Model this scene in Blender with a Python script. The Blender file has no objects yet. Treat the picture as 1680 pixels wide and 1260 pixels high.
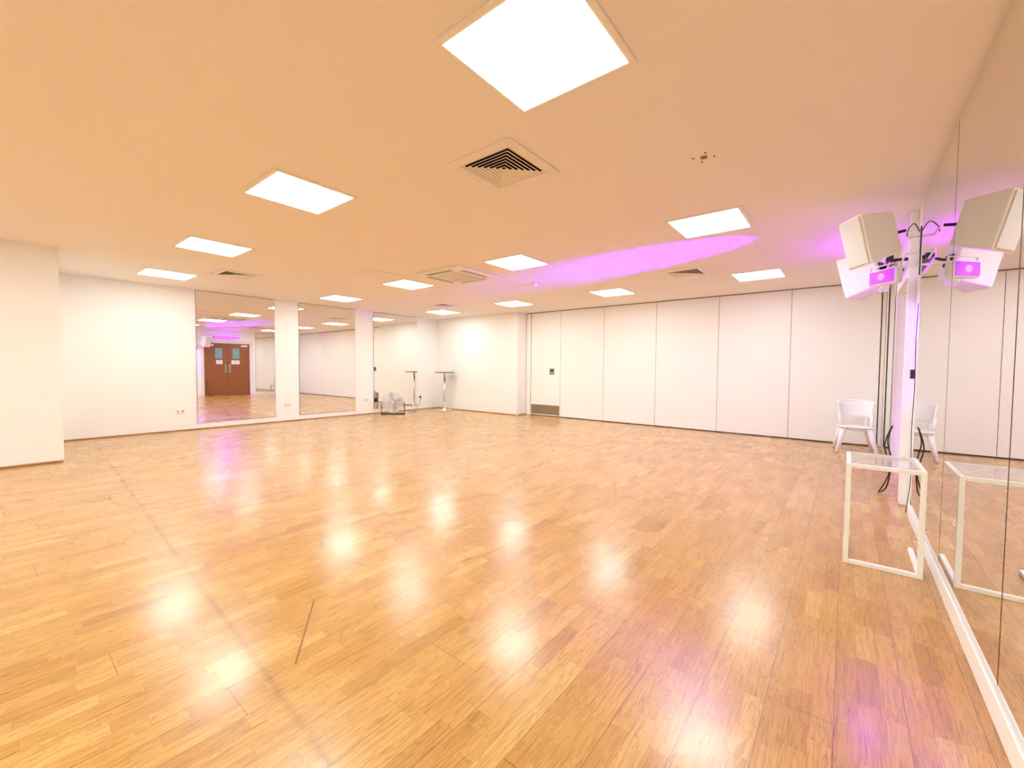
import bpy, bmesh, random
from math import *
from mathutils import Vector, Matrix
random.seed(4)
sc=bpy.context.scene
COL=sc.collection
H=2.656; XR=.462; XL=-9.685; YP=8.93; YS=8.53; YB=-4.2

def lin(r,g,b):
    f=lambda c:(c/255/12.92) if c/255<=.04045 else ((c/255+.055)/1.055)**2.4
    return (f(r),f(g),f(b),1)

# ---------------- materials
def mat(name,col,rough=.5,metal=0,emit=None,estr=0,noise=0,nscale=20,bump=0,spec=.5,coat=0,alpha=1):
    m=bpy.data.materials.new(name);m.use_nodes=True
    nt=m.node_tree;b=nt.nodes['Principled BSDF']
    b.inputs['Base Color'].default_value=col
    b.inputs['Roughness'].default_value=rough
    b.inputs['Metallic'].default_value=metal
    b.inputs['Specular IOR Level'].default_value=spec
    b.inputs['Coat Weight'].default_value=coat
    b.inputs['Alpha'].default_value=alpha
    if emit:
        b.inputs['Emission Color'].default_value=emit
        b.inputs['Emission Strength'].default_value=estr
    if noise or bump:
        tc=nt.nodes.new('ShaderNodeTexCoord');n=nt.nodes.new('ShaderNodeTexNoise')
        n.inputs['Scale'].default_value=nscale;n.inputs['Detail'].default_value=4
        nt.links.new(tc.outputs['Object'],n.inputs['Vector'])
        if noise:
            mx=nt.nodes.new('ShaderNodeMix');mx.data_type='RGBA'
            mx.inputs[6].default_value=col
            mx.inputs[7].default_value=tuple([c*(1-noise) for c in col[:3]])+(1,)
            nt.links.new(n.outputs['Fac'],mx.inputs[0]);nt.links.new(mx.outputs[2],b.inputs['Base Color'])
        if bump:
            bp=nt.nodes.new('ShaderNodeBump');bp.inputs['Strength'].default_value=bump;bp.inputs['Distance'].default_value=.002
            nt.links.new(n.outputs['Fac'],bp.inputs['Height']);nt.links.new(bp.outputs[0],b.inputs['Normal'])
    return m
M={}
M['wall']=mat('painted_wall',lin(250,248,245),.75,noise=.03,nscale=1.5,bump=.03)
M['ceil']=mat('painted_ceiling',lin(252,245,240),.85,noise=.03,nscale=2,bump=.03)
M['panel']=mat('laminate_partition',lin(252,251,247),.45,noise=.02,nscale=2)
M['white']=mat('white_plastic',lin(252,252,252),.4)
M['whitemetal']=mat('white_powder_coat',lin(252,252,250),.35)
M['speaker']=mat('speaker_white',lin(254,253,252),.5)
M['cream']=mat('cream_metal',lin(246,240,230),.5)
M['black']=mat('black_plastic',lin(22,22,24),.5)
M['seal']=mat('dark_gap_strip',lin(60,56,52),.7)  # dark tone of the strips added between partition panels
M['dark']=mat('dark_cavity',lin(28,26,26),.9)
M['grey']=mat('grey_mesh',lin(232,230,228),.6,noise=.2,nscale=400)
M['mirror']=mat('mirror_glass',(.88,.88,.85,1),.0,1)
M['mirrorR']=mat('aged_mirror_glass',(.80,.78,.73,1),.0,1)
M['edge']=mat('mirror_edge',lin(120,125,120),.3)
M['chrome']=mat('chrome',(.85,.85,.85,1),.15,1)
M['steel']=mat('brushed_steel',lin(160,145,125),.35,1,noise=.2,nscale=60)
M['blade']=mat('pale_blade_metal',lin(225,225,225),.35,.3)
M['brownwood']=mat('brown_skirting',lin(180,126,80),.5,noise=.3,nscale=15)
M['doorwood']=mat('door_veneer',lin(150,84,34),.4,noise=.25,nscale=6)
M['teal']=mat('door_window_glass',lin(120,175,165),.1)
M['paper']=mat('paper',lin(245,245,245),.8)
M['light']=mat('light_diffuser',(1,1,1,1),.5,emit=(.94,1,.94,1),estr=20)
M['led']=mat('purple_led_lens',(.3,.05,.6,1),.3,emit=(.40,.006,1,1),estr=60)
M['ledface']=mat('purple_led_face',(.3,.05,.6,1),.3,emit=(.40,.01,1,1),estr=.9)
M['ledp']=mat('pink_led_lens',(.6,.05,.5,1),.3,emit=(.42,.004,1,1),estr=50)
M['tintglow']=mat('blue_tint_glow',(.3,.3,1,1),.3,emit=(.3,.2,1,1),estr=2)
M['glass']=mat('clear_table_glass',lin(225,225,225),.05,0,spec=.8,coat=.5,alpha=.35)
M['tabletop']=mat('dark_laminate',lin(60,52,48),.3)
M['scr']=mat('screw_metal',lin(110,95,80),.5,.6)

def floor_mat():
    m=bpy.data.materials.new('oak_strip_floor');m.use_nodes=True
    nt=m.node_tree;b=nt.nodes['Principled BSDF'];L=nt.links
    def mth(op,a,bb=None,c=None):
        n=nt.nodes.new('ShaderNodeMath');n.operation=op
        for i,v in enumerate((a,bb,c)):
            if v is None: continue
            if isinstance(v,(int,float)): n.inputs[i].default_value=v
            else: L.new(v,n.inputs[i])
        return n.outputs[0]
    def comb(x,y,z=0):
        n=nt.nodes.new('ShaderNodeCombineXYZ')
        for i,v in enumerate((x,y,z)):
            if isinstance(v,(int,float)): n.inputs[i].default_value=v
            else: L.new(v,n.inputs[i])
        return n.outputs[0]
    def wn(v):
        n=nt.nodes.new('ShaderNodeTexWhiteNoise');n.noise_dimensions='3D';L.new(v,n.inputs['Vector']);return n.outputs['Value']
    def noise(v,s,d=3,dist=0):
        n=nt.nodes.new('ShaderNodeTexNoise');L.new(v,n.inputs['Vector']);n.inputs['Scale'].default_value=s;n.inputs['Detail'].default_value=d
        n.inputs['Distortion'].default_value=dist;return n.outputs['Fac']
    def ramp(f,stops):
        n=nt.nodes.new('ShaderNodeValToRGB');cr=n.color_ramp
        while len(cr.elements)<len(stops): cr.elements.new(.5)
        for e,(p,c) in zip(cr.elements,stops): e.position=p;e.color=c
        L.new(f,n.inputs[0]);return n.outputs[0]
    def mix(t,f,a,c):
        n=nt.nodes.new('ShaderNodeMix');n.data_type='RGBA';n.blend_type=t
        if isinstance(f,(int,float)): n.inputs[0].default_value=f
        else: L.new(f,n.inputs[0])
        for i,v in ((6,a),(7,c)):
            if isinstance(v,tuple): n.inputs[i].default_value=v
            else: L.new(v,n.inputs[i])
        return n.outputs[2]
    tc=nt.nodes.new('ShaderNodeTexCoord');sp=nt.nodes.new('ShaderNodeSeparateXYZ');L.new(tc.outputs['Object'],sp.inputs[0])
    x,y=sp.outputs[0],sp.outputs[1]
    W=.067;LEN=.31
    u=mth('DIVIDE',x,W);i=mth('FLOOR',u);fu=mth('FRACT',u)
    r1=wn(comb(i,3.7,1.3))
    v=mth('ADD',mth('DIVIDE',y,LEN),mth('MULTIPLY',r1,7.0));j=mth('FLOOR',v);fv=mth('FRACT',v)
    r2=wn(comb(i,j,.5));r3=wn(comb(i,j,9.5))
    base=ramp(r2,[(0,lin(188,135,66)),(.12,lin(201,148,75)),(.5,lin(208,157,82)),(.88,lin(215,165,90)),(1,lin(224,180,106))])
    vec=comb(mth('ADD',mth('MULTIPLY',x,26),mth('MULTIPLY',r2,90)),mth('MULTIPLY',y,2.2),mth('MULTIPLY',r3,40))
    g1=noise(vec,1,2,1.2)
    bands=mth('FRACT',mth('MULTIPLY',g1,9))
    bands=mth('ABSOLUTE',mth('SUBTRACT',mth('MULTIPLY',bands,2),1))
    g=noise(comb(mth('ADD',mth('MULTIPLY',x,160),mth('MULTIPLY',r2,90)),mth('MULTIPLY',y,7),mth('MULTIPLY',r3,40)),1,3,.4)
    c=mix('MULTIPLY',.65,base,ramp(bands,[(0,(.6,.48,.36,1)),(.35,(.95,.93,.9,1)),(1,(1,1,1,1))]))
    c=mix('MULTIPLY',.7,c,ramp(g,[(.3,(.6,.47,.36,1)),(.52,(1,1,1,1))]))
    big=noise(tc.outputs['Object'],.6,2)
    c=mix('MULTIPLY',.5,c,ramp(big,[(.3,(.88,.85,.82,1)),(.7,(1,1,1,1))]))
    def edge(f,w):
        a=mth('MINIMUM',f,mth('SUBTRACT',1,f)); return mth('LESS_THAN',a,w)
    gap=mth('MAXIMUM',edge(fu,.012),edge(fv,.003))
    c=mix('MULTIPLY',mth('MULTIPLY',gap,.4),c,(.35,.22,.12,1))
    ub=mth('DIVIDE',x,W*3);ib=mth('FLOOR',ub);fb=mth('FRACT',ub)
    vb=mth('FRACT',mth('ADD',mth('DIVIDE',y,2.2),mth('MULTIPLY',wn(comb(ib,8.1,2.2)),5)))
    bg=mth('MAXIMUM',edge(fb,.007),edge(vb,.0009))
    c=mix('MULTIPLY',mth('MULTIPLY',bg,.6),c,(.25,.16,.1,1))
    sn=noise(tc.outputs['Object'],3.5,4)
    def scuff(d,w,s,lo=.34,hi=.6):
        n=nt.nodes.new('ShaderNodeMapRange');L.new(d,n.inputs[0]);n.inputs[1].default_value=0;n.inputs[2].default_value=w
        n.inputs[3].default_value=s;n.inputs[4].default_value=0
        k=nt.nodes.new('ShaderNodeMapRange');L.new(sn,k.inputs[0]);k.inputs[1].default_value=lo;k.inputs[2].default_value=hi
        return mth('MULTIPLY',n.outputs[0],k.outputs[0])
    wob=mth('MULTIPLY',mth('SUBTRACT',noise(tc.outputs['Object'],1.2,2),.5),.03)
    d1=mth('ABSOLUTE',mth('ADD',mth('SUBTRACT',y,mth('SUBTRACT',.575,mth('MULTIPLY',x,.052))),wob))
    lim=mth('LESS_THAN',x,-1.2)
    s=mth('MULTIPLY',scuff(d1,.022,.7,.2,.6),lim)
    for cx,cy,r in ((-4.2,2.3,1.1),(-3.2,3.4,1.5),(-2.6,2.2,.8),(-4.6,4.2,1.6),(-5.2,2.6,1.9)):
        dx=mth('SUBTRACT',x,cx);dy=mth('SUBTRACT',y,cy)
        d=mth('SQRT',mth('ADD',mth('MULTIPLY',dx,dx),mth('MULTIPLY',dy,dy)))
        d=mth('ABSOLUTE',mth('SUBTRACT',d,mth('ADD',r,mth('MULTIPLY',wob,6))))
        s=mth('MAXIMUM',s,scuff(d,.016,.7))
    ax_,ay,bx_,by=-2.15,1.05,-1.74,.77
    ll=((bx_-ax_)**2+(by-ay)**2);
    tt=mth('DIVIDE',mth('ADD',mth('MULTIPLY',mth('SUBTRACT',x,ax_),bx_-ax_),mth('MULTIPLY',mth('SUBTRACT',y,ay),by-ay)),ll)
    tt=mth('MINIMUM',mth('MAXIMUM',tt,0),1)
    ex=mth('SUBTRACT',mth('SUBTRACT',x,ax_),mth('MULTIPLY',tt,bx_-ax_));ey=mth('SUBTRACT',mth('SUBTRACT',y,ay),mth('MULTIPLY',tt,by-ay))
    dd=mth('SQRT',mth('ADD',mth('MULTIPLY',ex,ex),mth('MULTIPLY',ey,ey)))
    s=mth('MAXIMUM',s,mth('MULTIPLY',mth('LESS_THAN',dd,.004),1.1))
    c=mix('MULTIPLY',mth('MULTIPLY',s,.75),c,(.3,.22,.16,1))
    L.new(c,b.inputs['Base Color'])
    rr=nt.nodes.new('ShaderNodeMapRange');L.new(noise(tc.outputs['Object'],2.2,5),rr.inputs[0])
    rr.inputs[1].default_value=.3;rr.inputs[2].default_value=.7;rr.inputs[3].default_value=.2;rr.inputs[4].default_value=.35
    L.new(rr.outputs[0],b.inputs['Roughness'])
    b.inputs['Specular IOR Level'].default_value=.45
    b.inputs['Coat Weight'].default_value=.32;b.inputs['Coat Roughness'].default_value=.18
    bp=nt.nodes.new('ShaderNodeBump');bp.inputs['Strength'].default_value=.15;bp.inputs['Distance'].default_value=.002
    L.new(mth('SUBTRACT',g,mth('MULTIPLY',gap,.6)),bp.inputs['Height']);L.new(bp.outputs[0],b.inputs['Normal'])
    return m
M['floor']=floor_mat()

# ---------------- mesh helpers
def link(o,parent=None):
    COL.objects.link(o)
    if parent: o.parent=parent
    return o
def fin(bm,name,m,parent=None,loc=(0,0,0),smooth=False):
    me=bpy.data.meshes.new(name);bm.normal_update();bm.to_mesh(me);bm.free()
    me.materials.append(M[m] if isinstance(m,str) else m)
    if smooth:
        for p in me.polygons: p.use_smooth=True
    o=bpy.data.objects.new(name,me);o.location=loc
    return link(o,parent)
def bx(bm,c,s,bev=0,rot=None):
    r=bmesh.ops.create_cube(bm,size=1)
    vs=r['verts']
    bmesh.ops.scale(bm,vec=s,verts=vs)
    if bev:
        es=list({e for v in vs for e in v.link_edges})
        r2=bmesh.ops.bevel(bm,geom=es,offset=bev,segments=2,affect='EDGES',profile=.5)
        vs=list({v for f in r2['faces'] for v in f.verts}|{v for v in vs if v.is_valid})
    if rot: bmesh.ops.rotate(bm,cent=(0,0,0),matrix=rot,verts=vs)
    bmesh.ops.translate(bm,vec=c,verts=vs)
    return vs
def box(name,c,s,m,parent=None,bev=0):
    bm=bmesh.new();bx(bm,(0,0,0),s,bev);return fin(bm,name,m,parent,c)
def cylb(bm,c,r,h,ax='Z',seg=24,r2=None):
    res=bmesh.ops.create_cone(bm,cap_ends=True,segments=seg,radius1=r,radius2=r if r2 is None else r2,depth=h)
    vs=res['verts']
    if ax=='X': bmesh.ops.rotate(bm,cent=(0,0,0),matrix=Matrix.Rotation(pi/2,3,'Y'),verts=vs)
    if ax=='Y': bmesh.ops.rotate(bm,cent=(0,0,0),matrix=Matrix.Rotation(pi/2,3,'X'),verts=vs)
    bmesh.ops.translate(bm,vec=c,verts=vs);return vs
def cyl(name,c,r,h,m,parent=None,ax='Z',seg=24,r2=None):
    bm=bmesh.new();cylb(bm,(0,0,0),r,h,ax,seg,r2)
    o=fin(bm,name,m,parent,c)
    for p in o.data.polygons:
        if len(p.vertices)==4: p.use_smooth=True
    return o
def tube(bm,pts,r,seg=8,closed=False):
    pts=[Vector(p) for p in pts];n=len(pts);rings=[]
    up=None
    for i in range(n):
        if closed: t=(pts[(i+1)%n]-pts[i-1]).normalized()
        else: t=(pts[min(i+1,n-1)]-pts[max(i-1,0)]).normalized()
        if up is None:
            up=Vector((0,0,1)) if abs(t.z)<.9 else Vector((1,0,0))
        a=t.cross(up)
        if a.length<1e-4: a=t.orthogonal()
        a.normalize();b=a.cross(t).normalized();up=b
        rr=r[i] if isinstance(r,(list,tuple)) else r
        rings.append([bm.verts.new(pts[i]+(a*cos(2*pi*k/seg)+b*sin(2*pi*k/seg))*rr) for k in range(seg)])
    for i in range(n if closed else n-1):
        A=rings[i];B=rings[(i+1)%n]
        for k in range(seg): bm.faces.new((A[k],A[(k+1)%seg],B[(k+1)%seg],B[k]))
    if not closed:
        bm.faces.new(rings[0][::-1]);bm.faces.new(rings[-1])
def spline(pts,n=8):
    P=[Vector(p) for p in pts];out=[]
    for i in range(len(P)-1):
        p0=P[max(i-1,0)];p1=P[i];p2=P[i+1];p3=P[min(i+2,len(P)-1)]
        for k in range(n):
            t=k/n
            out.append(.5*((2*p1)+(-p0+p2)*t+(2*p0-5*p1+4*p2-p3)*t*t+(-p0+3*p1-3*p2+p3)*t**3))
    out.append(P[-1]);return out
def tubeo(name,pts,r,m,parent=None,seg=8,closed=False):
    bm=bmesh.new();tube(bm,pts,r,seg,closed)
    bmesh.ops.recalc_face_normals(bm,faces=bm.faces);return fin(bm,name,m,parent,smooth=True)
def empty(name,loc,label,cat,group=None,rot=None):
    e=bpy.data.objects.new(name,None);e.empty_display_size=.1;e.location=loc
    if rot: e.rotation_euler=rot
    link(e);tag(e,label,cat,group);return e
def tag(o,label=None,cat=None,group=None,kind=None):
    if label:o['label']=label
    if cat:o['category']=cat
    if group:o['group']=group
    if kind:o['kind']=kind
    return o
def dup(src,loc,label=None,rot=None):
    n=src.copy();COL.objects.link(n);n.location=loc
    if rot is not None: n.rotation_euler=rot
    if label:n['label']=label
    for c in [o for o in list(COL.objects) if o.parent==src]:
        d=c.copy();d.parent=n;COL.objects.link(d)
        for g in [o for o in list(COL.objects) if o.parent==c]:
            q=g.copy();q.parent=d;COL.objects.link(q)
    return n

# ---------------- shell
def struct(o,label,cat): return tag(o,label,cat,kind='structure')
T=.15
struct(box('floor',((XL+XR)/2,(YB+YP)/2,-.05),(XR-XL+2*T+.2,YP-YB+2*T,.1),'floor'),'glossy honey oak strip dance studio floor','floor')
fo=bpy.data.objects['floor'];fo.location=(0,0,0);fo.data.transform(Matrix.Translation(((XL+XR)/2,(YB+YP)/2,-.05)))
struct(box('wall_left',(XL-T/2,(YB+YP)/2,H/2),(T,YP-YB+2*T,H),'wall'),'smooth white painted wall carrying tall mirrors','wall')
D0,D1,DZ,DR=5.36,7.14,2.2,.12
bm=bmesh.new();TT=.25
bx(bm,(XR+TT/2,(YB-T+D0)/2,H/2),(TT,D0-YB+T,H))
bx(bm,(XR+TT/2,(YP+T+D1)/2,H/2),(TT,YP+T-D1,H))
bx(bm,(XR+TT/2,(D0+D1)/2,(H+DZ)/2),(TT,D1-D0,H-DZ))
bx(bm,(XR+DR+.09,(D0+D1)/2,DZ/2),(.06,D1-D0,DZ))
struct(fin(bm,'wall_right','wall'),'white painted wall with mirrors and recessed double doors','wall')
struct(box('wall_back',((XL+XR)/2,YP+.12+T/2,H/2),(XR-XL,T,H),'wall'),'plain wall behind the folding partition','wall')
struct(box('wall_front',((XL+XR)/2,YB-T/2,H/2),(XR-XL,T,H),'wall'),'plain white painted wall','wall')
struct(box('wall_pier',((XL-7.67)/2,(YB+.605)/2,H/2),(abs(XL+7.67),.605-YB,H),'wall'),'white painted wall block standing forward of the main wall','wall')
XE=-6.62
struct(box('wall_corner',((XL+XE)/2,(YS+YP+.12)/2,H/2),(XE-XL,YP+.12-YS,H),'wall'),'short white painted wall beside the folding partition','wall')
diffs=[(-1.97,2.36,.52),(-7.57,2.52,.5),(-1.92,6.53,.52),(-7.35,6.67,.48)]
xs=sorted({XL-T,XR+T}|{d[0]+s*(d[2]/2-.045) for d in diffs for s in (-1,1)})
ys=sorted({YB-T,YP+.3}|{d[1]+s*(d[2]/2-.045) for d in diffs for s in (-1,1)})
bm=bmesh.new()
for a,b_ in zip(xs,xs[1:]):
    for c,d in zip(ys,ys[1:]):
        mx,my=(a+b_)/2,(c+d)/2
        if any(abs(mx-q[0])<q[2]/2-.04 and abs(my-q[1])<q[2]/2-.04 for q in diffs): continue
        bm.faces.new([bm.verts.new((p[0],p[1],H)) for p in ((a,c),(a,d),(b_,d),(b_,c))])
bmesh.ops.remove_doubles(bm,verts=bm.verts,dist=1e-5)
struct(fin(bm,'ceiling','ceil'),'smooth warm cream painted ceiling','ceiling')
def bb(name,c,s,m='brownwood'): struct(box(name,c,s,m,bev=.004),'thin varnished brown timber floor trim' if m=='brownwood' else 'white painted skirting below the wall mirrors','skirting')
bb('baseboard_left',(XL+.011,(.62+YS)/2,.011),(.02,YS-.62-.02,.02))
bb('baseboard_pier',(-7.67+.011,(YB+.605)/2,.013),(.02,.605-YB-.02,.024))
bb('baseboard_corner',((XL+XE)/2,YS-.011,.013),(XE-XL-.05,.02,.024))
bb('baseboard_return',(XE+.011,(YS+YP)/2,.013),(.02,YP-YS-.05,.024))
bb('baseboard_right',(XR-.014,(YB+4.83)/2,.05),(.026,4.83-YB-.02,.098),'whitemetal')

# ---------------- mirrors
def mirror(y0,y1,side,z0,z1,label,group,m='mirror'):
    x=XL+.010 if side<0 else XR-.010
    o=box('wall_mirror',(x,(y0+y1)/2,(z0+z1)/2),(.008,y1-y0-.012,z1-z0-.012),m)
    k=box('edge_backing',(.005*side,0,0),(.004,y1-y0,z1-z0),'edge',o);k['label']='dark polished glass edge'
    tag(o,label,'mirror',group);return o
K=.875
for a,b_,l in ((2.88,4.49,'tall frameless wall mirror reflecting the brown double doors'),(5.07,6.66,'tall frameless wall mirror between two wall strips'),(7.25,8.88,'tall frameless wall mirror behind the floor fan')):
    mirror(a*K,b_*K,-1,.12,H-.012,l,'frameless mirrors along the plain wall')
ed=[4.84,3.42,2.2,.98,-.24,-1.46,-2.68,-3.9]
for a,b_ in zip(ed,ed[1:]):
    mirror(b_+.0005,a-.0005,1,.105,H-.02,'full height frameless mirror panel in a mirrored wall','adjoining mirror panels of the mirrored wall','mirrorR')
mirror(7.25,8.35,1,.105,H-.03,'narrow tall frameless mirror beside the double doors',None)

# ---------------- folding partition
seams=[-6.47,-5.58,-4.41,-3.20,-1.98,-.80,.40]
YF=YP
struct(box('trim_1',((XE+XR)/2,YF+.03,H-.006),(XR-XE-.02,.07,.010),'black'),'black ceiling track of the folding partition','partition track')
struct(box('trim_2',((XE+XR)/2,YF+.05,.009),(XR-XE-.02,.05,.014),'black'),'black floor seal under the folding partition','floor seal')
HP=H-.013
for k,(a,b_) in enumerate(zip(seams,seams[1:])):
    g='white panels of the folding partition wall'
    if k==0:
        e=empty('partition_door',((a+b_)/2,YF,0),'white pass door panel with steel kick plate in the partition','partition door')
        box('door_leaf',(0,.03,(.02+HP)/2),(b_-a-.008,.06,HP-.02),'panel',e,.002)
        o=box('kick_plate',(0,-.003,.165),(b_-a-.03,.003,.24),'steel',e);o['label']='dull steel kick plate'
        hx=-5.82-(a+b_)/2
        h_=box('door_handle',(hx,-.006,1.14),(.14,.01,.16),'steel',e,.002);h_['label']='recessed steel flush handle'
        q=box('handle_recess',(0,-.007,.02),(.08,.004,.045),'black',h_)
        box('latch',(0.01,-.008,-.045),(.07,.006,.018),'chrome',h_)
        o=box('gap_strip',((b_-a)/2,.02,(.02+HP)/2),(.009,.03,HP-.02),'black',e);o['label']='thin black strip standing in for the dark gap'
    else:
        o=box('partition_panel',((a+b_)/2,YF+.03,(.02+HP)/2),(b_-a-.007,.06,HP-.02),'panel',bev=.001)
        tag(o,'plain off-white panel of a folding partition wall','partition panel',g)
        q=box('gap_strip',((b_-a)/2,-.015,0),(.008,.02,HP-.02),'seal',o);q['label']='thin dark strip standing in for the dark gap'  # dark strip added so the lit gap between panels reads as shaded
o=box('partition_post',((seams[0]+XE)/2,YF+.02,HP/2),(seams[0]-XE-.03,.08,HP-.006),'panel',bev=.003);tag(o,'white end post of the folding partition','partition post')
o=box('partition_seal',((.40+XR)/2+.004,YF+.03,HP/2),(XR-.40-.018,.05,HP-.006),'cream');tag(o,'pale edge seal at partition end','seal')

# ---------------- ceiling lights
lights=[(-1.14,1.60),(-3.61,1.68),(-6.04,1.77),(-8.43,1.84),(-1.10,4.48),(-3.56,4.55),(-6.0,4.63),(-8.38,4.72),(-1.09,7.32),(-3.49,7.38),(-5.86,7.40),(-8.25,7.46),
 (-1.14,-1.2),(-3.61,-1.2),(-6.04,-1.2),(-1.14,-3.4),(-3.61,-3.4),(-6.04,-3.4)]  # rearmost row is unseen, added behind the camera to brighten the near ceiling
def panel_light(loc):
    e=empty('ceiling_light',loc,'square white glowing LED panel set in ceiling','ceiling light','square LED ceiling panels')
    bm=bmesh.new();s=.335;w=.035
    for dx,dy,sx,sy in ((0,s-w/2,2*s,w),(0,-s+w/2,2*s,w),(s-w/2,0,w,2*s-2*w),(-s+w/2,0,w,2*s-2*w)):
        bx(bm,(dx,dy,-.005),(sx,sy,.008),.002)
    fin(bm,'frame','cream',e)
    box('diffuser',(0,0,-.007),(.6,.6,.006),'light',e)
    return e
L0=panel_light((lights[0][0],lights[0][1],H))
for x,y in lights[1:]: dup(L0,(x,y,H))

# ---------------- diffusers
def diffuser(x,y,s,label):
    e=empty('air_vent',(x,y,H),label,'air vent','square ceiling air vents')
    bm=bmesh.new();h=s/2+.03;w=.07
    for dx,dy,sx,sy in ((0,h-w/2,2*h,w),(0,-h+w/2,2*h,w),(h-w/2,0,w,2*h-2*w),(-h+w/2,0,w,2*h-2*w)):
        bx(bm,(dx,dy,-.006),(sx,sy,.010),.002)
    fin(bm,'frame','cream',e)
    bm=bmesh.new();n=7;o=s/2-.045
    step=o/n
    for k in range(n):
        so=o-k*step;si=so-step*.5
        if si<=0: si=.002
        z0,z1=-.009,-.002
        ring=lambda q,z:[bm.verts.new((a*q,b*q,z)) for a,b in ((-1,-1),(1,-1),(1,1),(-1,1))]
        A=ring(so,z0);B=ring(si,z1);C=ring(si,z1+.002);D=ring(so,z0+.002)
        for P,Q in ((A,B),(B,C),(C,D),(D,A)):
            for i in range(4): bm.faces.new((P[i],P[(i+1)%4],Q[(i+1)%4],Q[i]))
    bmesh.ops.recalc_face_normals(bm,faces=bm.faces)
    fin(bm,'louvres','cream',e)
    bm=bmesh.new();q=s/2-.044
    v=[bm.verts.new((a*q,b*q,z)) for z in (.001,.16) for a,b in ((-1,-1),(1,-1),(1,1),(-1,1))]
    bm.faces.new(v[4:])
    for i in range(4): bm.faces.new((v[i],v[(i+1)%4],v[4+(i+1)%4],v[4+i]))
    fin(bm,'duct_box','dark',e)
    return e
for d in diffs: diffuser(d[0],d[1],d[2],'cream four-way louvred air vent with dark slots in ceiling')

e=empty('air_conditioner',(-4.76,4.6,H),'white square ceiling cassette air conditioner with central grille','air conditioner')
box('panel',(0,0,-.018),(.92,.92,.034),'cream',e,.012)
box('intake_grille',(0,0,-.038),(.5,.5,.008),'grey',e,.003)
bm=bmesh.new()
for k in range(14): bx(bm,(0,-.22+k*.034,-.044),(.46,.006,.005))
fin(bm,'grille_slats','cream',e)
for k in range(4):
    o=box('outlet_flap',(0,0,0),(.52,.07,.004),'steel',e)
    a=k*pi/2;o.location=(sin(a)*.36,cos(a)*.36,-.037);o.rotation_euler=(0,0,-a);o['label']='grey air outlet slot flap'
o=box('ceiling_hatch',(-5.78,3.89,H-.004),(.6,.6,.006),'cream',bev=.002);tag(o,'flat square access hatch flush in ceiling','access hatch')
e=empty('smoke_detector',(-4.10,5.78,H),'small round white smoke detector on ceiling','smoke detector')
cyl('base',(0,0,-.008),.055,.014,'white',e);cyl('sensor_head',(0,0,-.03),.045,.028,'white',e,r2=.045);cyl('sensor_tip',(0,0,-.05),.02,.014,'tintglow',e)
def fixing(x,y):
    e=empty('ceiling_fixing',(x,y,H),'small round fixing hole ringed by screws in ceiling','ceiling fixing')
    cyl('cap',(0,0,-.003),.022,.004,'scr',e)
    for a in range(4):
        cyl('screw',(.065*cos(a*pi/2+.4),.065*sin(a*pi/2+.4),-.003),.007,.004,'scr',e,seg=10)
fixing(-.80,3.06)

# ---------------- sockets
def socket(y):
    e=empty('wall_socket',(XL,y,.37),'white double power socket low on white wall','power socket','power sockets along the mirrored wall')
    box('faceplate',(.006,0,0),(.01,.146,.086),'cream',e,.002)
    for s in (-.037,.037):
        bm=bmesh.new()
        bx(bm,(.0115,s,-.004),(.002,.026,.022),.001)
        fin(bm,'outlet','scr',e)
    for s in (-.03,.03): box('rocker_switch',(.012,s,.03),(.003,.014,.012),'white',e)
for y in (2.26,4.18,6.12): socket(y)
socket(7.87)

# ---------------- poseur table
e=empty('poseur_table',(-8.99,8.20,0),'tall round bar table with dark top and chrome stem','bar table')
cyl('table_top',(0,0,1.08),.28,.024,'tabletop',e,seg=48);cyl('top_edge',(0,0,1.08),.283,.008,'steel',e,seg=48)
cyl('stem',(0,0,.54),.027,1.04,'chrome',e);cyl('base_plate',(0,0,.012),.22,.016,'chrome',e,seg=40);cyl('base_cone',(0,0,.045),.09,.05,'chrome',e,r2=.03)
cyl('mounting_plate',(0,0,1.063),.09,.01,'chrome',e)

# ---------------- floor fan
e=empty('floor_fan',(-9.20,6.60,0),'round silver floor fan with pale blades in front of mirror','floor fan',rot=(0,0,radians(-40)))
c=Vector((0,0,.315));R_=.27
bm=bmesh.new()
def ringp(r,x): return [(x,c.y+r*cos(t*2*pi/36),c.z+r*sin(t*2*pi/36)) for t in range(36)]
for r,x in ((R_,0),(R_*.99,.045),(R_*.99,-.045)): tube(bm,ringp(r,x),.009,6,True)
for k in range(1,9):
    r=R_*k/9
    for s in (1,-1): tube(bm,ringp(r,s*(.045+.03*(1-(r/R_)**2))),.0028,5,True)
for a in range(16):
    t=a*2*pi/16
    for s in (1,-1):
        tube(bm,[(s*(.045+.03*(1-q*q)) if q<1 else 0,c.y+R_*q*cos(t),c.z+R_*q*sin(t)) for q in (.15,.4,.7,.97,1.0)],.0032,5)
bmesh.ops.recalc_face_normals(bm,faces=bm.faces)
fin(bm,'cage','blade',e,smooth=True)
cyl('hub_cap',(.082,0,c.z),.045,.012,'chrome',e,'X');cyl('motor',(-.09,0,c.z),.06,.10,'black',e,'X')
for k in range(4):
    bm=bmesh.new();a=k*pi/2+.3;prof=[]
    for r,w,tw in ((.035,.04,.5),(.1,.11,.45),(.17,.16,.35),(.235,.13,.28)):
        row=[]
        for s in (-1,1):
            ang=a+s*w/r/2*.75;row.append(bm.verts.new((s*w*.28*sin(tw)+.0,r*cos(ang),c.z+r*sin(ang))))
        prof.append(row)
    for A,B in zip(prof,prof[1:]): bm.faces.new((A[0],A[1],B[1],B[0]))
    r_=bmesh.ops.solidify(bm,geom=bm.faces[:],thickness=.003)
    fin(bm,'blade','blade',e)
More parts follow.
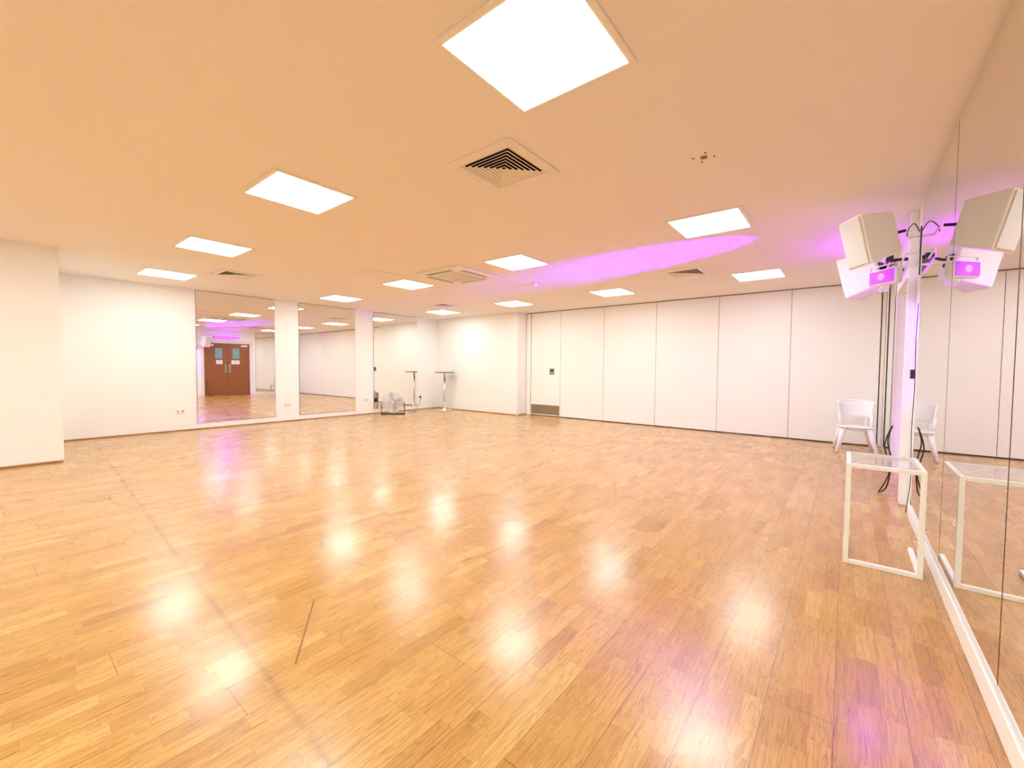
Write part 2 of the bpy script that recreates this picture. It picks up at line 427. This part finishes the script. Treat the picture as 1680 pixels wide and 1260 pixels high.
tubeo('stand',spline([(.13,-.29,.012),(-.02,-.29,.012),(-.06,-.285,.16),(0,-.28,.315)],6),.011,'black',e)
tubeo('stand',spline([(.13,.29,.012),(-.02,.29,.012),(-.06,.285,.16),(0,.28,.315)],6),.011,'black',e)
tubeo('stand_bar',[(.12,-.29,.012),(.12,.29,.012)],.011,'black',e)
tubeo('stand_bar',[(-.03,-.29,.012),(-.03,.29,.012)],.011,'black',e)
o=tubeo('power_cable',spline([(-8.95,6.98,.008),(-9.15,7.2,.008),(-9.35,7.45,.008),(-9.55,7.6,.02),(-9.61,7.8,.15),(-9.635,7.86,.33)]),.005,'black');tag(o,'black power cable trailing from fan to socket','cable')
o=box('power_plug',(-9.652,7.87,.365),(.03,.05,.05),'black',bev=.006);tag(o,'black plug pushed into the wall socket','plug')

# ---------------- side table (C shape)
def side_table(loc):
    e=empty('side_table',loc,'white metal C-shaped side table with glass top','side table')
    w,d,h,t=.37,.50,.64,.026
    def bar(n,a,b_):
        a=Vector(a);b_=Vector(b_);s=b_-a
        return box(n,(a+b_)/2,tuple(max(abs(q),t) if abs(q)<1e-6 else abs(q) for q in s),'whitemetal',e,.003)
    bar('leg',(t/2,t/2,.0),(t/2,t/2,h));bar('leg',(w-t/2,t/2,.0),(w-t/2,t/2,h))
    bar('base_bar',(t,t/2,t/2),(w-t,t/2,t/2));bar('base_bar',(t/2,t,t/2),(t/2,d,t/2));bar('base_bar',(w-t/2,t,t/2),(w-t/2,d,t/2))
    bar('top_bar',(t,t/2,h-t/2),(w-t,t/2,h-t/2));bar('top_bar',(t,d-t/2,h-t/2),(w-t,d-t/2,h-t/2))
    bar('top_bar',(t/2,t,h-t/2),(t/2,d,h-t/2));bar('top_bar',(w-t/2,t,h-t/2),(w-t/2,d,h-t/2))
    box('glass_top',(w/2,d/2,h+.002),(w-.05,d-.05,.006),'glass',e,.001)
    return e
side_table((.015,3.40,0))

# ---------------- chair
e=empty('plastic_chair',(.12,8.22,0),'white moulded plastic chair with splayed legs by partition','chair',rot=(0,0,radians(6)))
def grid(name,fn,nu,nv,th,m,par):
    bm=bmesh.new();G=[[bm.verts.new(fn(i/nu,j/nv)) for j in range(nv+1)] for i in range(nu+1)]
    for i in range(nu):
        for j in range(nv): bm.faces.new((G[i][j],G[i+1][j],G[i+1][j+1],G[i][j+1]))
    bmesh.ops.recalc_face_normals(bm,faces=bm.faces)
    bmesh.ops.solidify(bm,geom=bm.faces[:],thickness=th)
    return fin(bm,name,m,par,smooth=True)
def seatf(u,v):
    x=(u-.5);y=(v-.5)
    return (x*.40,y*.40,.40-.018*cos(x*pi)*cos(y*pi)-.01*(v))
grid('seat',seatf,12,12,.03,'white',e)
def wrap(u,v):
    a=(u-.5)*2;w=.180+.038*v
    return (w*sin(a*pi/2)*1.0,.17+.05*v-.22*(1-cos(a*pi/2)),.40+v*(.36-.03*a*a))
grid('backrest',lambda u,v:wrap(u,.30+.70*v),24,6,.02,'white',e)
tubeo('top_rail',[wrap(i/24,1) for i in range(25)],.022,'white',e,10)
for s in (.0,.22,.78,1.0):
    tubeo('back_post',[wrap(s,0),wrap(s,.25),wrap(s,.5)],.02,'white',e)
for sx,sy in ((-1,-1),(1,-1),(-1,1),(1,1)):
    tubeo('leg',[(sx*.15,sy*.15,.385),(sx*.18,sy*.175,.22),(sx*.235,sy*.22,.0)],[.046,.034,.021],'white',e,10)
tubeo('stretcher',[(-.15,-.15,.35),(.15,-.15,.35)],.022,'white',e);tubeo('stretcher',[(-.15,.15,.35),(.15,.15,.35)],.022,'white',e)

# ---------------- double doors, recessed
XD=XR+DR
struct(box('trim_3',(XD-.0,(D0+D1)/2,DZ-.036),(.08,D1-D0-.004,.07),'white'),'white head of the double door frame','door frame')
struct(box('trim_4',(XD-.0,D0+.037,(DZ-.074)/2),(.08,.07,DZ-.076),'white'),'white jamb of the double door frame','door frame')
struct(box('trim_5',(XD-.0,D1-.037,(DZ-.074)/2),(.08,.07,DZ-.076),'white'),'white jamb of the double door frame','door frame')
for k,(a,b_) in enumerate(((5.435,6.248),(6.252,7.065))):
    e=bpy.data.objects.new('door_%d'%(k+1),None);e.location=(XD+.04,(a+b_)/2,0);link(e);struct(e,'brown wood veneer double door leaf with small glazed window','door')
    w=b_-a;sg=1 if k==0 else -1
    box('door_leaf',(-.022,0,1.065),(.04,w,2.11),'doorwood',e,.002)
    fr=box('window_frame',(-.045,sg*.1,1.72),(.008,.30,.46),'doorwood',e,.002)
    box('window_pane',(-.0055,0,0),(.004,.25,.42),'teal',fr)
    box('pull_handle',(-.075,sg*.33,1.1),(.018,.018,.3),'chrome',e,.004)
    for z in (.97,1.23): box('handle_mount',(-.055,sg*.33,z),(.03,.014,.014),'chrome',e)
    box('push_plate',(-.0435,sg*.33,1.1),(.003,.08,.36),'steel',e)
    box('door_closer',(-.065,-sg*.2,2.04),(.045,.24,.06),'white',e,.004)
    n=box('notice',(-.0435,sg*.12,1.36),(.002,.22+.08*k,.16),'paper',e)
    box('printed_text',(-.0015,0,0),(.001,.14,.10),'grey',n)

struct(box('trim_6',(XR-.028,5.25,H/2),(.054,.09,H-.004),'white',bev=.003),'white boxed pilaster beside the double doors','pilaster')
def wallbox(x,y,z,s,m,name,label,cat):
    e=empty(name,(x,y,z),label,cat)
    box('back_box',(-s[0]/2,0,0),s,m,e,.004)
    box('cover',(-s[0]-.002,0,0),(.004,s[1]*.7,s[2]*.6),'white' if m!='black' else 'grey',e,.001)
wallbox(XR,5.06,1.42,(.03,.09,.12),'white','light_switch','white switch box on wall beside mirror edge','switch')
wallbox(XR,5.06,1.20,(.03,.07,.08),'black','control_box','small black control box on wall beside mirror','switch')  # black control box on the wall, not a switch
o=tubeo('hanging_cable',spline([(.452,4.90,1.8),(.446,4.905,1.5),(.45,4.90,1.1),(.444,4.905,.7),(.45,4.90,.3),(.43,4.92,.008)]),.003,'black');tag(o,'thin black cable hanging down the wall to the floor','cable')
o=tubeo('coiled_cable',spline([(.30,5.6,.008),(.34,5.50,.1),(.36,5.45,.35),(.33,5.46,.55),(.36,5.45,.70),(.31,5.48,.5),(.35,5.46,.25),(.28,5.55,.008)]),.006,'black');tag(o,'loop of coiled black cable hanging beside pilaster','cable')

# ---------------- bracket, speakers, par lamps, LED bar
e=empty('speaker_bracket',(XR,4.93,2.1),'metal wall bracket carrying speakers and purple lamps','wall bracket')
box('wall_plate',(-.008,0,.14),(.014,.05,.40),'black',e,.002)
for z in (.26,.125,0.02): box('arm',(-.10 if z==.02 else -.055,0,z),(.23 if z==.02 else .10,.016,.016),'whitemetal',e,.003)
tubeo('crossbar',[(-.1,-.24,.26),(-.1,.01,.26)],.008,'whitemetal',e,12)
tubeo('crossbar',[(-.1,-.01,.125),(-.1,.30,.125)],.008,'whitemetal',e,12)
tubeo('lamp_bar',[(-.215,-.24,.02),(-.215,.16,.02)],.007,'whitemetal',e,12)
tubeo('speaker_cable',spline([(-.02,0,.30),(-.06,-.05,.36),(-.10,-.12,.30),(-.11,-.16,.24)],6),.004,'black',e,6)
def speaker(loc,rot,label):
    e=empty('loudspeaker',loc,label,'loudspeaker','white wall loudspeakers',rot)
    hh,wf,wb,d=.41,.27,.16,.28
    bm=bmesh.new()
    v=[bm.verts.new(p) for z in (-hh/2,hh/2) for p in ((-d/2,-wf/2,z),(-d/2,wf/2,z),(d/2,wb/2,z*.80),(d/2,-wb/2,z*.80))]
    bm.faces.new(v[:4][::-1]);bm.faces.new(v[4:])
    for i in range(4): bm.faces.new((v[i],v[(i+1)%4],v[4+(i+1)%4],v[4+i]))
    bmesh.ops.recalc_face_normals(bm,faces=bm.faces)
    bmesh.ops.bevel(bm,geom=bm.edges[:],offset=.015,segments=3,affect='EDGES',profile=.5)
    fin(bm,'cabinet','speaker',e)
    o=box('grille',(-d/2-.004,0,0),(.014,wf-.03,hh-.03),'grey',e,.006);o['label']='light grey perforated metal grille'
    box('mount_plate',(d/2+.008,0,0),(.014,.08,.10),'black',e,.003)
    cyl('swivel_joint',(d/2+.06,0,0),.012,.10,'black',e,'X')
    return e
speaker((.13,4.58,2.31),(0,radians(-14),radians(32)),'white trapezoid loudspeaker on wall bracket angled into room')
speaker((.105,5.36,2.16),(0,radians(-14),radians(-28)),'white trapezoid loudspeaker mounted lower behind another one')
def par(loc,rot,label):
    e=empty('stage_lamp',loc,label,'stage lamp','purple stage lamps on the bracket',rot)
    bm=bmesh.new();bx(bm,(0,0,0),(.07,.23,.13),.015);fin(bm,'housing','white',e)
    box('lens_panel',(-.037,0,0),(.006,.20,.105),'ledface',e,.002)
    cyl('lens',(-.043,0,0),.026,.008,'led',e,'X',32)
    bm=bmesh.new()
    for s in (-1,1): bx(bm,(0,s*.121,.045),(.02,.004,.11))
    bx(bm,(0,0,.10),(.02,.246,.006));fin(bm,'yoke','whitemetal',e)
    return e
P1=par((.225,4.72,2.010),(0,radians(0),radians(48)),'white stage lamp glowing purple under loudspeaker')
P2=par((.235,5.04,2.010),(0,radians(0),radians(0)),'white stage lamp glowing purple nearer the pilaster')
def spot(par_,name,energy,target,size,blend,col,off=.12):
    l=bpy.data.lights.new(name,'SPOT');l.energy=energy;l.color=col;l.spot_size=radians(size);l.spot_blend=blend;l.shadow_soft_size=.04
    o=bpy.data.objects.new(name,l);link(o)
    d=Vector(target)-Vector(par_.location);dn=d.normalized()
    o.location=Vector(par_.location)+dn*off
    o.rotation_euler=dn.to_track_quat('-Z','Y').to_euler()
    bpy.context.view_layer.update()
    o.parent=par_;bpy.context.view_layer.update();o.matrix_parent_inverse=par_.matrix_world.inverted()
spot(P2,'lamp_beam',3200,(-2.1,5.42,2.72),32,1,(.14,.0,1))
spot(P2,'lamp_beam',110,(-9.6,5.2,2.0),50,1,(.40,.05,1))
spot(P1,'lamp_beam',80,(.42,5.25,1.5),60,1,(.36,.0,1))
spot(P1,'lamp_beam',10,(.2,2.0,0),32,1,(.32,.01,1))
e=empty('wall_light_bar',(.30,6.15,2.36),'long black stage light bar with pink glowing lenses','stage light bar')
box('bar_body',(0,0,0),(.06,.90,.07),'black',e,.006)
for k in range(8): cyl('lens',(-.034,-.385+k*.11,0),.042,.01,'ledp',e,'X',20)
for s in (-.3,.3): box('wall_arm',(.096,s,0),(.132,.03,.03),'black',e,.003)

# ---------------- camera
f,psi,th,ph=689.982,.6723,.0383,.0084
R0=Vector((cos(psi),sin(psi),0));F0=Vector((-sin(psi),cos(psi),0));Z=Vector((0,0,1))
F=cos(th)*F0-sin(th)*Z;U=sin(th)*F0+cos(th)*Z
R=cos(ph)*R0+sin(ph)*U;U2=-sin(ph)*R0+cos(ph)*U
cam=bpy.data.cameras.new('camera');cam.sensor_width=36;cam.sensor_fit='HORIZONTAL';cam.lens=f/1680*36;cam.clip_start=.01
co=bpy.data.objects.new('camera',cam);link(co)
m=Matrix((( R.x,U2.x,-F.x,0),(R.y,U2.y,-F.y,0),(R.z,U2.z,-F.z,1.225),(0,0,0,1)))
co.matrix_world=m
sc.camera=co
w=bpy.data.worlds.new('world');w.use_nodes=True;w.node_tree.nodes['Background'].inputs[0].default_value=(.05,.05,.05,1);sc.world=w
sc.view_settings.view_transform='Standard'
sc.view_settings.look='None'
sc.view_settings.exposure=.24
sc.view_settings.gamma=1.10
